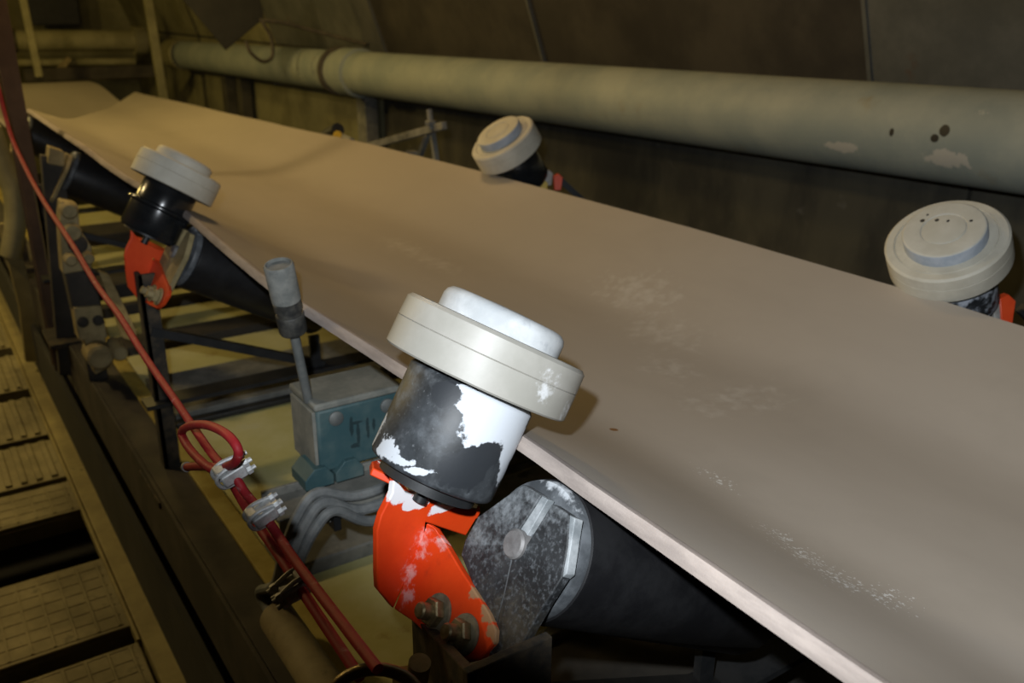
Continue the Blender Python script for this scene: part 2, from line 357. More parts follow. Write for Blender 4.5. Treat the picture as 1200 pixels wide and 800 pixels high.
m_sign = M('dark_grey_plate', (0.024, 0.023, 0.018), (0.034, 0.032, 0.025), 8.0, 0.8, bump=0.05)
m_floor = M('dark_dusty_floor', (0.020, 0.020, 0.018), (0.036, 0.035, 0.030), 3.0, 0.95, bump=0.4)
m_yellow_bit = M('yellow_enamel', (0.55, 0.36, 0.03), (0.62, 0.42, 0.05), 30.0, 0.5, bump=0.05)
m_conduit = M('tan_conduit_paint', (0.21, 0.17, 0.095), (0.30, 0.25, 0.145), 18.0, 0.75, bump=0.2,
              layers=[dict(color=(0.05, 0.04, 0.025), lo=0.60, hi=0.70, scale=22, max=0.9)])

# ------------------------------------------------------------------ setting
XW = 1.70
struct(MB().box((-2.4, -2.6, -0.10), (2.0, 9.2, 0.0)).build('floor', m_floor))
struct(MB().box((-2.5, -2.7, 0.0), (-2.4, 9.2, 2.7)).build('wall_left', m_concrete))
struct(MB().box((-2.4, -2.7, 0.0), (2.0, -2.6, 2.7)).build('wall_front', m_concrete))
struct(MB().box((-2.4, 9.1, 0.0), (2.0, 9.2, 2.7)).build('wall_back', m_tan_wall))
struct(MB().box((-2.4, -2.6, 2.6), (2.0, 9.1, 2.7)).build('ceiling', m_concrete))
# right wall: upright lower wall, leaning vault sheets above with ribs between them
wall = struct(MB().box((XW + 0.02, -2.6, 0.0), (2.0, 9.1, 2.6)).build('wall_right', m_concrete))
LEAN = -0.36
def sheet(y0, y1, z0, z1, mat, dx=0.0, name='vault_sheet'):
    zr = 1.30
    x = lambda z: XW - dx + (LEAN * (z - zr) if z > zr else 0.0)
    b = MB()
    pr = [V((x(z0), y0, z0)), V((x(z1), y0, z1)), V((x(z1) + 0.025, y0, z1)), V((x(z0) + 0.025, y0, z0))]
    b.prism(pr, (0, y1 - y0, 0))
    return b.build(name, mat, wall, bevel=0.002)
ys = [-2.5, (1.7000, 0.8378, 1.3652)[1], (1.7000, 2.2568, 1.3666)[1], (1.7000, 3.5946, 1.3176)[1], 5.1, 6.8, 9.05]
for i in range(6):
    sheet(ys[i] + 0.004, ys[i + 1] - 0.004, 1.30, 2.58, [m_panel_pale, m_panel_dark, m_panel_dark, m_panel_pale, m_tan_wall, m_tan_wall][i], 0.012 if i in (0, 3) else 0.0)
for y in ys[1:5]:
    zr = 1.30
    MB().prism([V((XW - 0.016, y - 0.006, zr)), V((XW - 0.016 + LEAN * 1.28, y - 0.006, 2.58)), V((XW + 0.02 + LEAN * 1.28, y - 0.006, 2.58)), V((XW + 0.02, y - 0.006, zr))], (0, 0.012, 0)).build('vault_rib', m_panel_pale, wall)
yl = [-2.5, 0.55, 2.35, (1.7000, 3.7046, 0.9791)[1], 9.05]
for i in range(4):
    sheet(yl[i] + 0.006, yl[i + 1] - (0.07 if i == 2 else 0.006), 0.05, 1.285, [m_lowwall, m_lowwall, m_lowwall, m_tan_wall][i], 0.0, 'lower_wall_slab')
for y in (3.68, 5.62, 5.95):
    MB().box((XW - 0.10, y, 0.0), (XW - 0.03, y + 0.10, 1.10)).build('wall_stud', m_concrete if y > 5 else m_greybar, wall, bevel=0.003)

# ------------------------------------------------------------------ big pipe along the right wall
p0, p1 = V((1.45, -1.6, 1.318)), V((1.55, 7.05, 1.160))
pd = (p1 - p0).normalized()
pipe = thing('process_pipe', 'long thick pale green pipe running along the right wall behind the belt', 'pipe', p0)
MB().cyl(p0, p1, 0.10, 56).build('pipe_body', m_pipe, pipe)
def onp(y): return p0 + pd * ((y - p0.y) / pd.y)
MB().lathe(onp(3.50), pd, [(0.1005, 0), (0.114, 0.008), (0.114, 0.17), (0.1005, 0.18)], 48).build('coupling', m_pipe, pipe)
MB().lathe(onp(3.74), pd, [(0.112, 0), (0.118, 0.004), (0.118, 0.026), (0.112, 0.03)], 48).build('clamp_band', m_darkwire, pipe)
MB().lathe(onp(6.72), pd, [(0.1005, 0), (0.112, 0.01), (0.112, 0.33), (0.09, 0.36)], 48).build('end_collar', m_pipe_old, pipe)
for y in (-0.6, 2.3, 5.0):
    q = onp(y)
    MB().box((q.x + 0.08, y - 0.02, q.z - 0.13), (XW + 0.005, y + 0.02, q.z - 0.095)).build('wall_bracket', m_greybar, pipe, bevel=0.002)

# ------------------------------------------------------------------ end of the gallery: cross pipes, posts
b = thing('cross_pipe', 'thick yellowish pipe lying crosswise at the far end, left of the upright post', 'pipe', (0.4844, 7.6000, 1.2544))
MB().cyl((0.0780, 7.6000, 1.2610), (1.3942, 7.6000, 1.2463), 0.080, 28).build('pipe_body', m_pipe_old, b)
MB().cyl((1.3809, 7.6000, 1.2465), (1.4745, 7.6000, 1.2451), 0.110, 28).build('flange', m_pipe_old, b)
MB().cyl((0.4727, 7.6000, 1.2546), (0.5194, 7.6000, 1.2539), 0.088, 28).build('clamp_band', m_darkwire, b)
tag(MB().cyl((0.1668, 7.7000, 1.0956), (1.3934, 7.7000, 1.0741), 0.030, 20).build('thin_pipe', m_pipe_old), 'thin yellowish pipe lying crosswise just below the thick cross pipe', 'pipe')
tag(MB().bar((0.4944, 6.6000, 1.6222), (0.5165, 6.6000, 1.0515), 0.046, 0.046, (0, 1, 0)).build('steel_post', m_pipe_old, bevel=0.004), 'slim ochre post crossing in front of the far cross pipe, nearest the rusty column', 'post')
tag(MB().bar((1.2990, 6.6000, 1.6323), (1.3253, 6.6000, 0.8509), 0.060, 0.05, (0, 1, 0)).build('steel_post', m_pipe_old, bevel=0.004), 'ochre upright post standing between the cross pipe and the long pipe end', 'post')
b = thing('valve_lever', 'small dirty lever valve lying in front of the thin cross pipe', 'valve', (0.7695, 7.6200, 0.9915))
MB().bar((0.7428, 7.6200, 0.9794), (0.8886, 7.6200, 1.1181), 0.045, 0.03, (0, 1, 0)).build('handle', m_cast, b, bevel=0.004)
MB().cyl((0.7040, 7.6200, 0.9678), (0.7962, 7.6200, 1.0036), 0.045, 16).build('valve_body', m_brown, b)
MB().bar((0.7858, 7.6200, 1.0170), (0.6978, 7.6200, 0.9289), 0.03, 0.03, (0, 1, 0)).build('stem', m_darkwire, b)
tag(MB().box((0.4608, 6.9000, 0.9995), vadd((1.3857, 6.9000, 1.0891), (0.05, 0.05, 0))).build('tail_beam', m_brown, bevel=0.004), 'dark steel cross beam behind the far end of the belt', 'beam')
tag(MB().box((0.7827, 8.7000, 1.3413), vadd((1.1946, 8.7000, 1.8344), (0, 0.08, 0))).build('dark_cabinet', m_black, bevel=0.01), 'dark box on the end wall above the cross pipe', 'box')

# hanging plate with its wire
pl = thing('hanging_plate', 'dark plate hanging cornerwise from above in front of the long pipe', 'plate', (1.0283, 4.0000, 1.3236))
MB().prism([(1.0279, 4.0000, 1.3197), (1.2336, 4.0000, 1.4676), (1.2011, 4.0000, 1.6659), (0.7687, 4.0000, 1.6573)], (0, 0.012, 0)).build('panel', m_sign, pl, bevel=0.002)
MB().tube([(1.1258, 3.9900, 1.3618), (1.1425, 3.9800, 1.3060), (1.1990, 3.9800, 1.2643), (1.2492, 3.9800, 1.2873), (1.2524, 3.9800, 1.3721), (1.2232, 3.9800, 1.4323), (1.2125, 3.9900, 1.4638)], 0.009, 8).build('wire_loop', m_darkwire, pl)
MB().tube([(1.2032, 3.9900, 1.4560), (1.3006, 3.9500, 1.4482), (1.4773, 3.9000, 1.3996), (1.6604, 3.7500, 1.3447)], 0.010, 8).build('wire_tail', m_darkwire, pl)

# ------------------------------------------------------------------ the belt
def lerp_tab(t, x):
    if x <= t[0][0]: return t[0][1]
    for (a, va), (b, vb) in zip(t, t[1:]):
        if x <= b:
            k = (x - a) / (b - a); k = k * k * (3 - 2 * k) * 0.35 + k * 0.65
            return va + (vb - va) * k
    return t[-1][1]
near_x = [(-2, -0.015), (0.5, -0.012), (1.05, 0.010), (1.6, -0.010), (3, -0.015), (7, -0.015)]
near_z = [(-2, 1.200), (-0.41, 1.200), (-0.17, 1.203), (-0.06, 1.206), (0.14, 1.195), (0.48, 1.187), (0.77, 1.188), (1.05, 1.193), (1.35, 1.194), (1.8, 1.207), (2.9, 1.212), (7, 1.212)]
far_x = [(-2, 0.74), (1.2, 0.74), (2.5, 0.735), (7, 0.73)]
far_z = [(-2, 1.156), (-0.09, 1.160), (0.08, 1.166), (0.5, 1.170), (1.2, 1.167), (1.77, 1.159), (2.5, 1.138), (3.3, 1.118), (4.7, 1.083), (7, 1.080)]
def trough(s):
    d = min(s, 1 - s) * 0.755
    w = 0.215
    k = 0.05
    e = d - w
    soft = w + (e - math.sqrt(e * e + k * k)) / 2
    z = 0.50 * soft
    z -= 0.50 * (w + (-w - math.sqrt(w * w + k * k)) / 2)
    return -z
def belt_point(s, t):
    y = t
    crest = 2.75 + 1.95 * (s ** 0.9)
    x = lerp_tab(near_x, y) * (1 - s) + lerp_tab(far_x, y) * s
    z = lerp_tab(near_z, y) * (1 - s) + lerp_tab(far_z, y) * s
    flat = min(max((y - 2.6) / 2.6, 0.0), 1.0)
    z += trough(s) * (1 - 0.55 * flat)
    d = y - crest
    if d > 0:
        dip = -0.13 * (1 - math.exp(-(d / 0.25) ** 2))
        rec = min(max((y - 4.6) / 1.2, 0.0), 1.0); rec = rec * rec * (3 - 2 * rec)
        z = (z + dip) * (1 - rec) + 1.055 * rec
    if y > 6.0: z -= 0.35 * ((y - 6.0) / 0.3) ** 2
    return V((x, y, z))
rows = [-1.6 + 0.06 * i for i in range(132)]
rows = [y for y in rows if y <= 6.3]
NS = 44
bm_ = MB()
n_r = len(rows)
for y in rows:
    P = [belt_point(i / NS, y) for i in range(NS + 1)]
    for i, p in enumerate(P):
        t = (P[min(i + 1, NS)] - P[max(i - 1, 0)]).normalized(); nn = V((-t.z, 0, t.x))
        bm_.v.append(p)
    for i, p in enumerate(P):
        t = (P[min(i + 1, NS)] - P[max(i - 1, 0)]).normalized(); nn = V((-t.z, 0, t.x))
        bm_.v.append(p - nn * 0.011)
W2 = 2 * (NS + 1)
for j in range(n_r - 1):
    o, o2 = j * W2, (j + 1) * W2
    for i in range(NS):
        bm_.f.append([o + i, o + i + 1, o2 + i + 1, o2 + i]); bm_.m.append(0)
        q = NS + 1
        bm_.f.append([o + q + i, o2 + q + i, o2 + q + i + 1, o + q + i + 1]); bm_.m.append(0)
    for i in (0, NS):
        bm_.f.append([o + i, o2 + i, o2 + NS + 1 + i, o + NS + 1 + i]); bm_.m.append(1)
for o in (0, (n_r - 1) * W2):
    for i in range(NS):
        bm_.f.append([o + i, o + i + 1, o + NS + 2 + i, o + NS + 1 + i]); bm_.m.append(0)
belt = thing('conveyor_belt', 'wide tan troughed rubber conveyor belt with chalky dust patches', 'conveyor belt', (0, 0, 0))
bm_.build('belt_sheet', [m_belt, m_belt_edge], belt, smooth=50)
# the worn strip along the near edge
eb = MB()
for j, y in enumerate(rows):
    p = belt_point(0.0, y); q = belt_point(0.013, y); t = (q - p).normalized(); nn = V((-t.z, 0, t.x))
    w_ = 0.0015
    eb.v += [p - t * w_ - nn * 0.0118, p - t * (w_ + 0.0015) - nn * 0.006, p - t * w_ + nn * 0.0002, p + t * 0.004 + nn * 0.0012, p + t * 0.0085 + nn * 0.0006]
for j in range(n_r - 1):
    for k in range(4):
        a_, b_ = j * 5 + k, (j + 1) * 5 + k
        eb.f.append([a_, a_ + 1, b_ + 1, b_]); eb.m.append(0)
eb.build('worn_edge', m_belt_edge, belt, smooth=60)

# ------------------------------------------------------------------ guide rollers
AX0 = V((0.52046, 0.02629, 0.85348))
NA = V((0.14132, -0.98839, -0.05573))
if NA.y > 0: NA = -NA
G1 = V((-0.0244, -0.0361, 1.2664))
ROLL_A = V((math.cos(0.52), 0, -math.sin(0.52)))
SEAM = [(0.0785, -0.023), (0.080, -0.0215), (0.080, 0.0015), (0.0792, 0.002), (0.080, 0.0025), (0.0795, 0.0195), (0.0765, 0.0225)]

A_POLY = [(-0.1122, -0.0352, 1.1800), (-0.1008, -0.0325, 1.1611), (-0.0756, -0.0279, 1.1427), (-0.0205, -0.0181, 1.1088), (-0.0368, -0.0194, 1.0903), (-0.0810, -0.0276, 1.1236), (-0.0837, -0.0268, 1.1031), (-0.1154, -0.0284, 1.0505), (-0.1229, -0.0302, 1.0643), (-0.1303, -0.0320, 1.0777), (-0.1307, -0.0329, 1.0927), (-0.1296, -0.0352, 1.1360), (-0.1252, -0.0353, 1.1489), (-0.1141, -0.0347, 1.1655)]
B_POLY = [(-0.0810, -0.0276, 1.1236), (-0.0755, -0.0307, 1.1183), (-0.0771, -0.0539, 1.1154), (-0.0809, -0.0851, 1.1088), (-0.0835, -0.1127, 1.1043), (-0.0858, -0.1351, 1.1002), (-0.0886, -0.1489, 1.0954), (-0.0922, -0.1534, 1.0890), (-0.1015, -0.1463, 1.0728), (-0.1083, -0.1296, 1.0610), (-0.1110, -0.0869, 1.0563), (-0.1122, -0.0554, 1.0541), (-0.1154, -0.0284, 1.0505), (-0.0837, -0.0268, 1.1031)]
F_POLY = [(-0.0915, 0.0523, 1.1500), (-0.0766, 0.0682, 1.1404), (-0.0378, 0.0501, 1.1172), (-0.0093, 0.0001, 1.1014), (-0.0205, -0.0181, 1.1088), (-0.0756, -0.0279, 1.1427), (-0.0961, -0.0230, 1.1550), (-0.0875, 0.0148, 1.1486), (-0.1020, 0.0279, 1.1571)]

def guide(label, cen, axis, D=0.16, mirror=False, t=0.046, disc_mat=None, hub_mat=None, shell_mat=None, step=False, hub_r=0.0540, pits=False, bracket_mats=None, powder=True):
    cen = V(cen); axis = V(axis).normalized(); k = D / 0.16
    root = thing('guide_roller', label, 'roller', cen, 'side guide rollers of the belt')
    h = t / 2
    prof = [(0.030, -h)] + [(r * k, z * h / 0.023) for r, z in SEAM] + [(0.0670 * k, h), (0.0665 * k, h - 0.0020), (0.0655 * k, h - 0.0020), (0.0645 * k, h - 0.0004), (0.030 * k, h)]
    disc = MB().lathe(cen, axis, prof, 72).build('flange_disc', disc_mat, root, smooth=40)
    r = hub_r * k; hh = 0.019 * k
    sh = 0.35 if mirror else 1.0
    hp = [(r * 1.0, h - 0.002), (r, h + hh - 0.008 * sh), (r - 0.0015 * sh, h + hh - 0.004 * sh), (r - 0.005 * sh, h + hh - 0.001 * sh), (r - 0.010 * sh, h + hh),
          (0.030 * k, h + hh), (0.0292 * k, h + hh - 0.0014), (0.0280 * k, h + hh - 0.0014), (0.0272 * k, h + hh), (0.020 * k, h + hh + 0.001), (0.0, h + hh + 0.0012)]
    MB().lathe(cen, axis, hp, 56, mats=[1, 1, 0, 0, 0, 0, 0, 0, 0, 0] if mirror else None).build('hub_cap', [hub_mat, m_blue_dust], disc, smooth=50)
    if step:
        sp = [(0.030, -h + 0.004), (0.046, -h - 0.001), (0.0475, -h - 0.003), (0.0475, -h - 0.036), (0.0485, -h - 0.037), (0.058, -h - 0.038), (0.0590, -h - 0.041), (0.0580, -h - 0.044), (0.0525, -h - 0.046), (0.0515, -h - 0.086), (0.048, -h - 0.092), (0.030, -h - 0.092)]
    else:
        sp = [(0.030, -h + 0.002), (0.0520, -h - 0.004), (0.0545, -h - 0.007), (0.0545, -h - 0.082), (0.0530, -h - 0.0850), (0.0520, -h - 0.0855), (0.030, -h - 0.0855)]
    MB().lathe(cen, axis, sp, 64).build('shell', shell_mat, root, smooth=40)
    MB().lathe(cen, axis, [(0.042, -h - 0.080), (0.042, -0.1175), (0.006, -0.1185), (0.006, -0.132), (0.0, -0.132)], 40).build('spindle', m_black, root)
    off = cen - G1
    xf = (lambda p: V((2 * cen.x - (p.x + off.x), p.y + off.y, p.z + off.z))) if mirror else (lambda p: p + off)
    om, fm, bmt, wm = bracket_mats
    br = MB().prism(A_POLY, -NA * 0.007).prism(B_POLY, ROLL_A * 0.007).build('bracket', om, root, bevel=0.0012, xf=xf)
    MB().prism(F_POLY, -AX0 * 0.007).build('bracket_flange', [om], br, bevel=0.0012, xf=xf)
    if powder:
        MB().prism([V(p) + AX0 * 0.0002 for p in [(-0.0853, 0.0550, 1.1461), (-0.0414, 0.0433, 1.1197), (-0.0118, 0.0005, 1.1029), (-0.0222, -0.0134, 1.1097), (-0.0729, -0.0244, 1.1410), (-0.0909, -0.0160, 1.1517), (-0.0832, 0.0218, 1.1458)]], AX0 * 0.0012).build('powder_layer', fm, br, bevel=0.0005, xf=xf)
    for q in ((-0.1012, -0.0844, 1.0754), (-0.0992, -0.1226, 1.0788)):
        q = V(q)
        w_ = MB().lathe(q, -ROLL_A, [(0.0155, 0), (0.016, 0.001), (0.0155, 0.0030), (0.008, 0.0032)], 28).build('washer', wm, root, xf=xf)
        bt = MB().hexnut(q - ROLL_A * 0.003, -ROLL_A, 0.0118, 0.0085)
        bt.lathe(q - ROLL_A * 0.011, -ROLL_A, [(0.0068, 0), (0.0068, 0.009), (0.0055, 0.0105), (0.0, 0.0105)], 18)
        bt.build('bolt', bmt, root, xf=xf)
    return root

BM = (m_orange, m_powder_flange, m_bolt, m_washer)
guide('white capped guide roller with powder-streaked black shell, largest and nearest, on orange bracket', G1, (math.sin(0.5476), 0.0263, math.cos(0.5476)),
      disc_mat=m_white, hub_mat=m_white_hub, shell_mat=m_shell, bracket_mats=BM, t=0.0445)
guide('white capped guide roller with clean glossy black shell, at the near edge farther back', (0.010, 1.051, 1.246), (math.sin(0.5827), 0.060, math.cos(0.5827)), D=0.148,
      disc_mat=m_white_far, hub_mat=m_white_far, shell_mat=m_shell_black, step=True, bracket_mats=(m_orange_clean, m_powder_flange, m_cast, m_cast), t=0.045, powder=False)
far1 = guide('cream capped guide roller with pitted ringed top, at the far edge on the right', (0.7893, 0.0559, 1.2207), (-math.sin(0.6089), -0.056, math.cos(0.6089)), mirror=True,
      disc_mat=m_white_far, hub_mat=m_hub_far, shell_mat=m_shell_far, hub_r=0.0535, bracket_mats=BM, t=0.0431)
far2 = guide('cream capped guide roller tilted towards the belt, at the far edge midway up', (0.7744, 1.1436, 1.2327), (-math.sin(0.5884), 0.0206, math.cos(0.5884)), mirror=True,
      disc_mat=m_white_far, hub_mat=m_white_far, shell_mat=m_shell_black, hub_r=0.0535, bracket_mats=(m_orange_clean, m_powder_flange, m_yellow_bit, m_yellow_bit), t=0.046)

for gr, parts in ((far2, [('ear_bolt', m_zinc_dirty, (0.8800, 1.1200, 1.1551), 0.014), ('ear', m_orange_clean, (0.8900, 1.0958, 1.1477), 0.015), ('ear_washer', m_yellow_bit, (0.8600, 1.1158, 1.1334), 0.017)]),
                  (far1, [('ear', m_orange_clean, (0.8900, 0.0100, 1.1341), 0.016), ('ear_bolt', m_zinc_dirty, (0.8800, 0.0154, 1.1267), 0.012)])):
    for nm, mt, p, r in parts:
        p = V(p)
        b_ = MB().prism([p + cam_right * x * r + cam_up * y * r for x, y in ((-0.55, -1.6), (0.45, -1.6), (0.75, 0.4), (0.1, 1.0), (-0.7, 0.6))], (0.004, 0.010, 0.0))
        b_.build(nm, mt, gr, bevel=0.001)
    q = V(parts[0][2]) + V((0.02, -0.01, -0.005))
    MB().bar(q, q + V((0.10, -0.05, -0.10)), 0.014, 0.014).build('bracket_arm', m_black, gr)

# ------------------------------------------------------------------ carrying idlers under the belt
P0 = V((-0.055, -0.126, 1.146))
def carrier(label, off, full=True, drop=0.042):
    off = V(off)
    root = thing('carrying_idler', label, 'idler', P0 + off, 'idlers carrying the belt')
    xf = lambda p: p + off
    NB = V((math.sin(0.52), 0, math.cos(0.52)))
    def roll(p, ax, L):
        r = MB().lathe(p, ax, [(0.052, 0.004), (0.0565, 0.006), (0.0570, 0.010), (0.0570, L - 0.008), (0.054, L - 0.003), (0.050, L)], 56).build('roller', m_roll, root, xf=xf)
        MB().lathe(p, ax, [(0.013, -0.014), (0.016, -0.010), (0.047, -0.006), (0.0535, -0.004), (0.0550, 0.0), (0.0550, 0.005), (0.0, 0.005)], 56).build('end_cap', m_endcap, r, xf=xf)
        return r
    r1 = roll(P0 + ROLL_A * 0.020, ROLL_A, 0.285)
    MB().lathe(P0 + ROLL_A * 0.001, -ROLL_A, [(0.0, -0.02), (0.0118, -0.02), (0.0118, 0.0035), (0.0100, 0.0055), (0.0, 0.0060)], 32).build('shaft', m_shaft, r1, xf=xf)
    zc = P0.z - 0.165
    r2 = roll(V((0.225, P0.y, zc + 0.020 - (drop - 0.042) / 2)), V((1, 0, 0)), 0.275)
    AF = V((-ROLL_A.x, 0, ROLL_A.z))
    xm = 0.3625
    r3 = roll(V((2 * xm - P0.x, P0.y, P0.z - drop - 0.004)) + AF * 0.020, AF, 0.285)
    # slotted end plate: two prongs around the shaft
    left = [(-0.0342, -0.1046, 1.1823), (-0.0336, -0.1280, 1.1834), (-0.0529, -0.1206, 1.1497), (-0.0573, -0.1202, 1.1419), (-0.0591, -0.1276, 1.1389), (-0.0744, -0.1379, 1.1121), (-0.0910, -0.1454, 1.0832), (-0.0817, -0.1123, 1.0994), (-0.0735, -0.0727, 1.1137), (-0.0673, -0.0696, 1.1244), (-0.0563, -0.0720, 1.1437)]
    right = [(-0.0337, -0.1427, 1.1832), (-0.0333, -0.1634, 1.1839), (-0.0432, -0.1751, 1.1667), (-0.0538, -0.1829, 1.1481), (-0.0644, -0.1792, 1.1295), (-0.0757, -0.1762, 1.1099), (-0.0904, -0.1736, 1.0842), (-0.1002, -0.1538, 1.0671), (-0.0910, -0.1454, 1.0832), (-0.0744, -0.1379, 1.1121), (-0.0591, -0.1276, 1.1389), (-0.0564, -0.1352, 1.1436), (-0.0525, -0.1364, 1.1504)]
    pb = MB().prism(left, ROLL_A * 0.009).prism(right, ROLL_A * 0.009)
    ep = pb.build('end_plate', m_dusty_plate if full else m_cast, root, bevel=0.001, xf=xf)
    if full:
        MB().prism([(-0.0321, -0.1260, 1.1820), (-0.0319, -0.1347, 1.1824), (-0.0507, -0.1303, 1.1496), (-0.0515, -0.1198, 1.1481)], ROLL_A * 0.008).build('slot_liner', m_slot, ep, bevel=0.0006, xf=xf)
        MB().prism([(-0.0326, -0.1625, 1.1832), (-0.0323, -0.1693, 1.1837), (-0.0507, -0.1847, 1.1516), (-0.0531, -0.1819, 1.1473)], ROLL_A * 0.009).build('prong_lip', m_slot, ep, bevel=0.0006, xf=xf)
    # angle iron post under the plate
    cn = V((-0.1379, -0.1900, 1.1167))
    zt, zb = cn.z - 0.010, 0.712
    cx, cy = cn.x, cn.y
    pw = (0.086, 0.072) if full else (0.034, 0.030)
    pc = (cx, cy) if full else (cx + 0.020, cy + 0.085)
    pt = MB()
    if full:
        tp = [V((-0.1037, -0.0387, 1.0469)), V((cx, cy, zt))]
        pt.prism([tp[0], tp[1], V((tp[1].x, tp[1].y, zb)), V((tp[0].x, tp[0].y, zb))], (0.008, 0, 0))
    else: pt.box((pc[0], pc[1], zb), (pc[0] + 0.008, pc[1] + pw[0], zt))
    pt.box((pc[0], pc[1], zb), (pc[0] + pw[1], pc[1] + 0.008, zt))
    pt.build('post', m_rust, root, bevel=0.001, xf=xf)
    MB().box((cx - 0.02, cy - 0.02, 0.700), (cx + 0.10, cy + 0.13, 0.712)).build('base_plate', m_rust, root, bevel=0.001, xf=xf)
    xr = 2 * xm - cx
    MB().box((xr - 0.070, cy, zb), (xr, cy + 0.008, 1.02)).box((xr - 0.008, cy, zb), (xr, cy + 0.088, 1.02)).build('post', m_rust, root, bevel=0.001, xf=xf)
    MB().prism([V((xr - 0.012, cy, 1.0)), V((xr - 0.04, cy, 1.135 - drop)), V((xr - 0.010, cy, 1.12 - drop)), V((xr + 0.01, cy, 1.0))], (0, 0.09, 0)).build('end_plate', m_black, root, bevel=0.001, xf=xf)
    # cross angle and inclined braces
    MB().bar((cx, cy + 0.09, 0.86), (xr, cy + 0.09, 0.86), 0.05, 0.008).build('cross_angle', m_black, root, xf=xf)
    MB().bar((cx + 0.03, cy + 0.09, 1.00), (0.215, cy + 0.09, 0.864), 0.016, 0.016).build('brace', m_black, root, xf=xf)
    MB().bar((xr - 0.03, cy + 0.09, 1.00), (0.505, cy + 0.09, 0.864), 0.016, 0.016).build('brace', m_black, root, xf=xf)
    for x in (0.20, 0.525):
        MB().bar((x, cy + 0.09, 0.864), (x, cy + 0.09, 0.93), 0.02, 0.01, (0, 1, 0)).build('upright', m_black, root, xf=xf)
    return root
carrier('black carrying roller in a slotted dusty end plate, nearest, beside the orange bracket', (0, 0, 0))
carrier('black carrying roller behind the lever switch, beside the second near guide roller', (0.034, 1.130, -0.022), False, 0.020)
carrier('black carrying roller at the far left, partly hidden behind the second near guide roller', (-0.005, 2.06, -0.005), False, 0.065)
carrier('smallest black carrying roller, beside the rusty column under the far end of the belt', (-0.005, 2.86, 0.004), False, 0.100)

# ------------------------------------------------------------------ stringer, deck, cross members
fr = thing('conveyor_bed', 'dusty steel conveyor bed with chalky yellow deck plates under the belt', 'frame', (-0.1, 0, 0.7))
st = MB().box((-0.120, -1.2, 0.560), (-0.112, 6.2, 0.700)).box((-0.112, -1.2, 0.692), (-0.050, 6.2, 0.700)).box((-0.112, -1.2, 0.560), (-0.050, 6.2, 0.568))
st.build('stringer', m_brown, fr, bevel=0.002)
MB().box((-0.052, -0.55, 0.700), (-0.020, 6.0, 0.708)).build('yellow_edge', m_yellow_edge, fr, bevel=0.002)
MB().box((0.850, -1.2, 0.560), (0.858, 6.2, 0.700)).box((0.79, -1.2, 0.692), (0.850, 6.2, 0.700)).build('stringer', m_brown, fr, bevel=0.002)
plates = [(-0.60, 0.21), (0.23, 0.545), (0.66, 1.19), (1.46, 1.68), (1.80, 2.02), (2.06, 2.2), (2.5, 2.9), (3.2, 3.7)]
for i, (y0, y1) in enumerate(plates):
    MB().box((-0.020, y0, 0.690), (0.80, y1, 0.702)).build('deck_plate', m_yellow if i else m_brown, fr, bevel=0.002)  # nearest plate is brown instead of yellow: shade put into its colour
for y0, y1, z1, mt in [(0.545, 0.655, 0.725, m_greybar), (0.21, 0.23, 0.712, m_greybar), (1.21, 1.45, 0.725, m_greybar), (1.69, 1.79, 0.72, m_brown), (2.025, 2.055, 0.73, m_brown), (2.25, 2.45, 0.73, m_brown), (2.95, 3.15, 0.73, m_brown)]:
    MB().box((-0.020, y0, 0.60), (0.80, y1, z1)).build('cross_member', mt, fr, bevel=0.003)
MB().box((-0.03, 1.185, 0.702), (0.80, 1.209, 0.714)).build('dark_seal_strip', m_black, fr, bevel=0.002)
for y in (0.2, 2.3, 4.4):
    for x in (-0.09, 0.82):
        MB().box((x - 0.03, y, 0.0), (x + 0.03, y + 0.06, 0.56)).build('frame_leg', m_brown, fr, bevel=0.002)
# dark sheet added to stand in for the shaded gap below the stringer
MB().box((-0.14, -1.2, 0.25), (-0.125, 6.2, 0.54)).build('gap_shade_sheet', m_floor, fr, bevel=0.002)

# ------------------------------------------------------------------ misalignment switch with lever and sleeve
sw = thing('alignment_switch', 'teal dusty switch box with a grey sleeved lever leaning by the belt edge', 'switch', (0.03, 0.42, 0.93))
q = [(-0.0082, 0.4000, 1.0424), (0.1121, 0.4000, 1.0374), (0.0981, 0.4000, 0.9544), (-0.0070, 0.4000, 0.9615)]
hs = MB().prism([V((-0.010, 0.40, 1.043)), V((0.112, 0.40, 1.043)), V((0.112, 0.40, 0.953)), V((-0.010, 0.40, 0.953))], (0, 0.085, 0)).build('housing', m_teal, sw, bevel=0.004)
MB().box((-0.013, 0.397, 1.0435), (0.115, 0.488, 1.0535)).build('housing_lid', m_teal_dust, hs, bevel=0.003)
MB().box((-0.0150, 0.402, 0.957), (-0.0102, 0.480, 1.042)).build('side_cover', m_teal_dust, hs, bevel=0.001)
for x in (0.016, 0.090):
    MB().lathe((x, 0.399, 1.028), (0, -1, 0), [(0.010, -0.002), (0.010, 0.002), (0.006, 0.004), (0.0, 0.0042)], 20).build('cover_screw', m_rod, hs)
for x in (-0.035, 0.008):
    MB().prism([V((x, 0.392, 0.938)), V((x + 0.040, 0.392, 0.938)), V((x + 0.040, 0.392, 0.952)), V((x + 0.030, 0.392, 0.966)), V((x + 0.014, 0.392, 0.966)), V((x, 0.392, 0.952))], (0, 0.05, 0)).build('mounting_lug', m_teal, sw, bevel=0.001)
rb, rt = V((-0.010, 0.425, 1.050)), V((-0.0308, 0.4000, 1.1579))
top = V((-0.0479, 0.3850, 1.2499))
MB().cyl(rb, rt + (rt - rb) * 0.1, 0.0062, 16).build('lever_rod', m_rod, sw)
da = (top - rt).normalized(); Ls = (top - rt).length
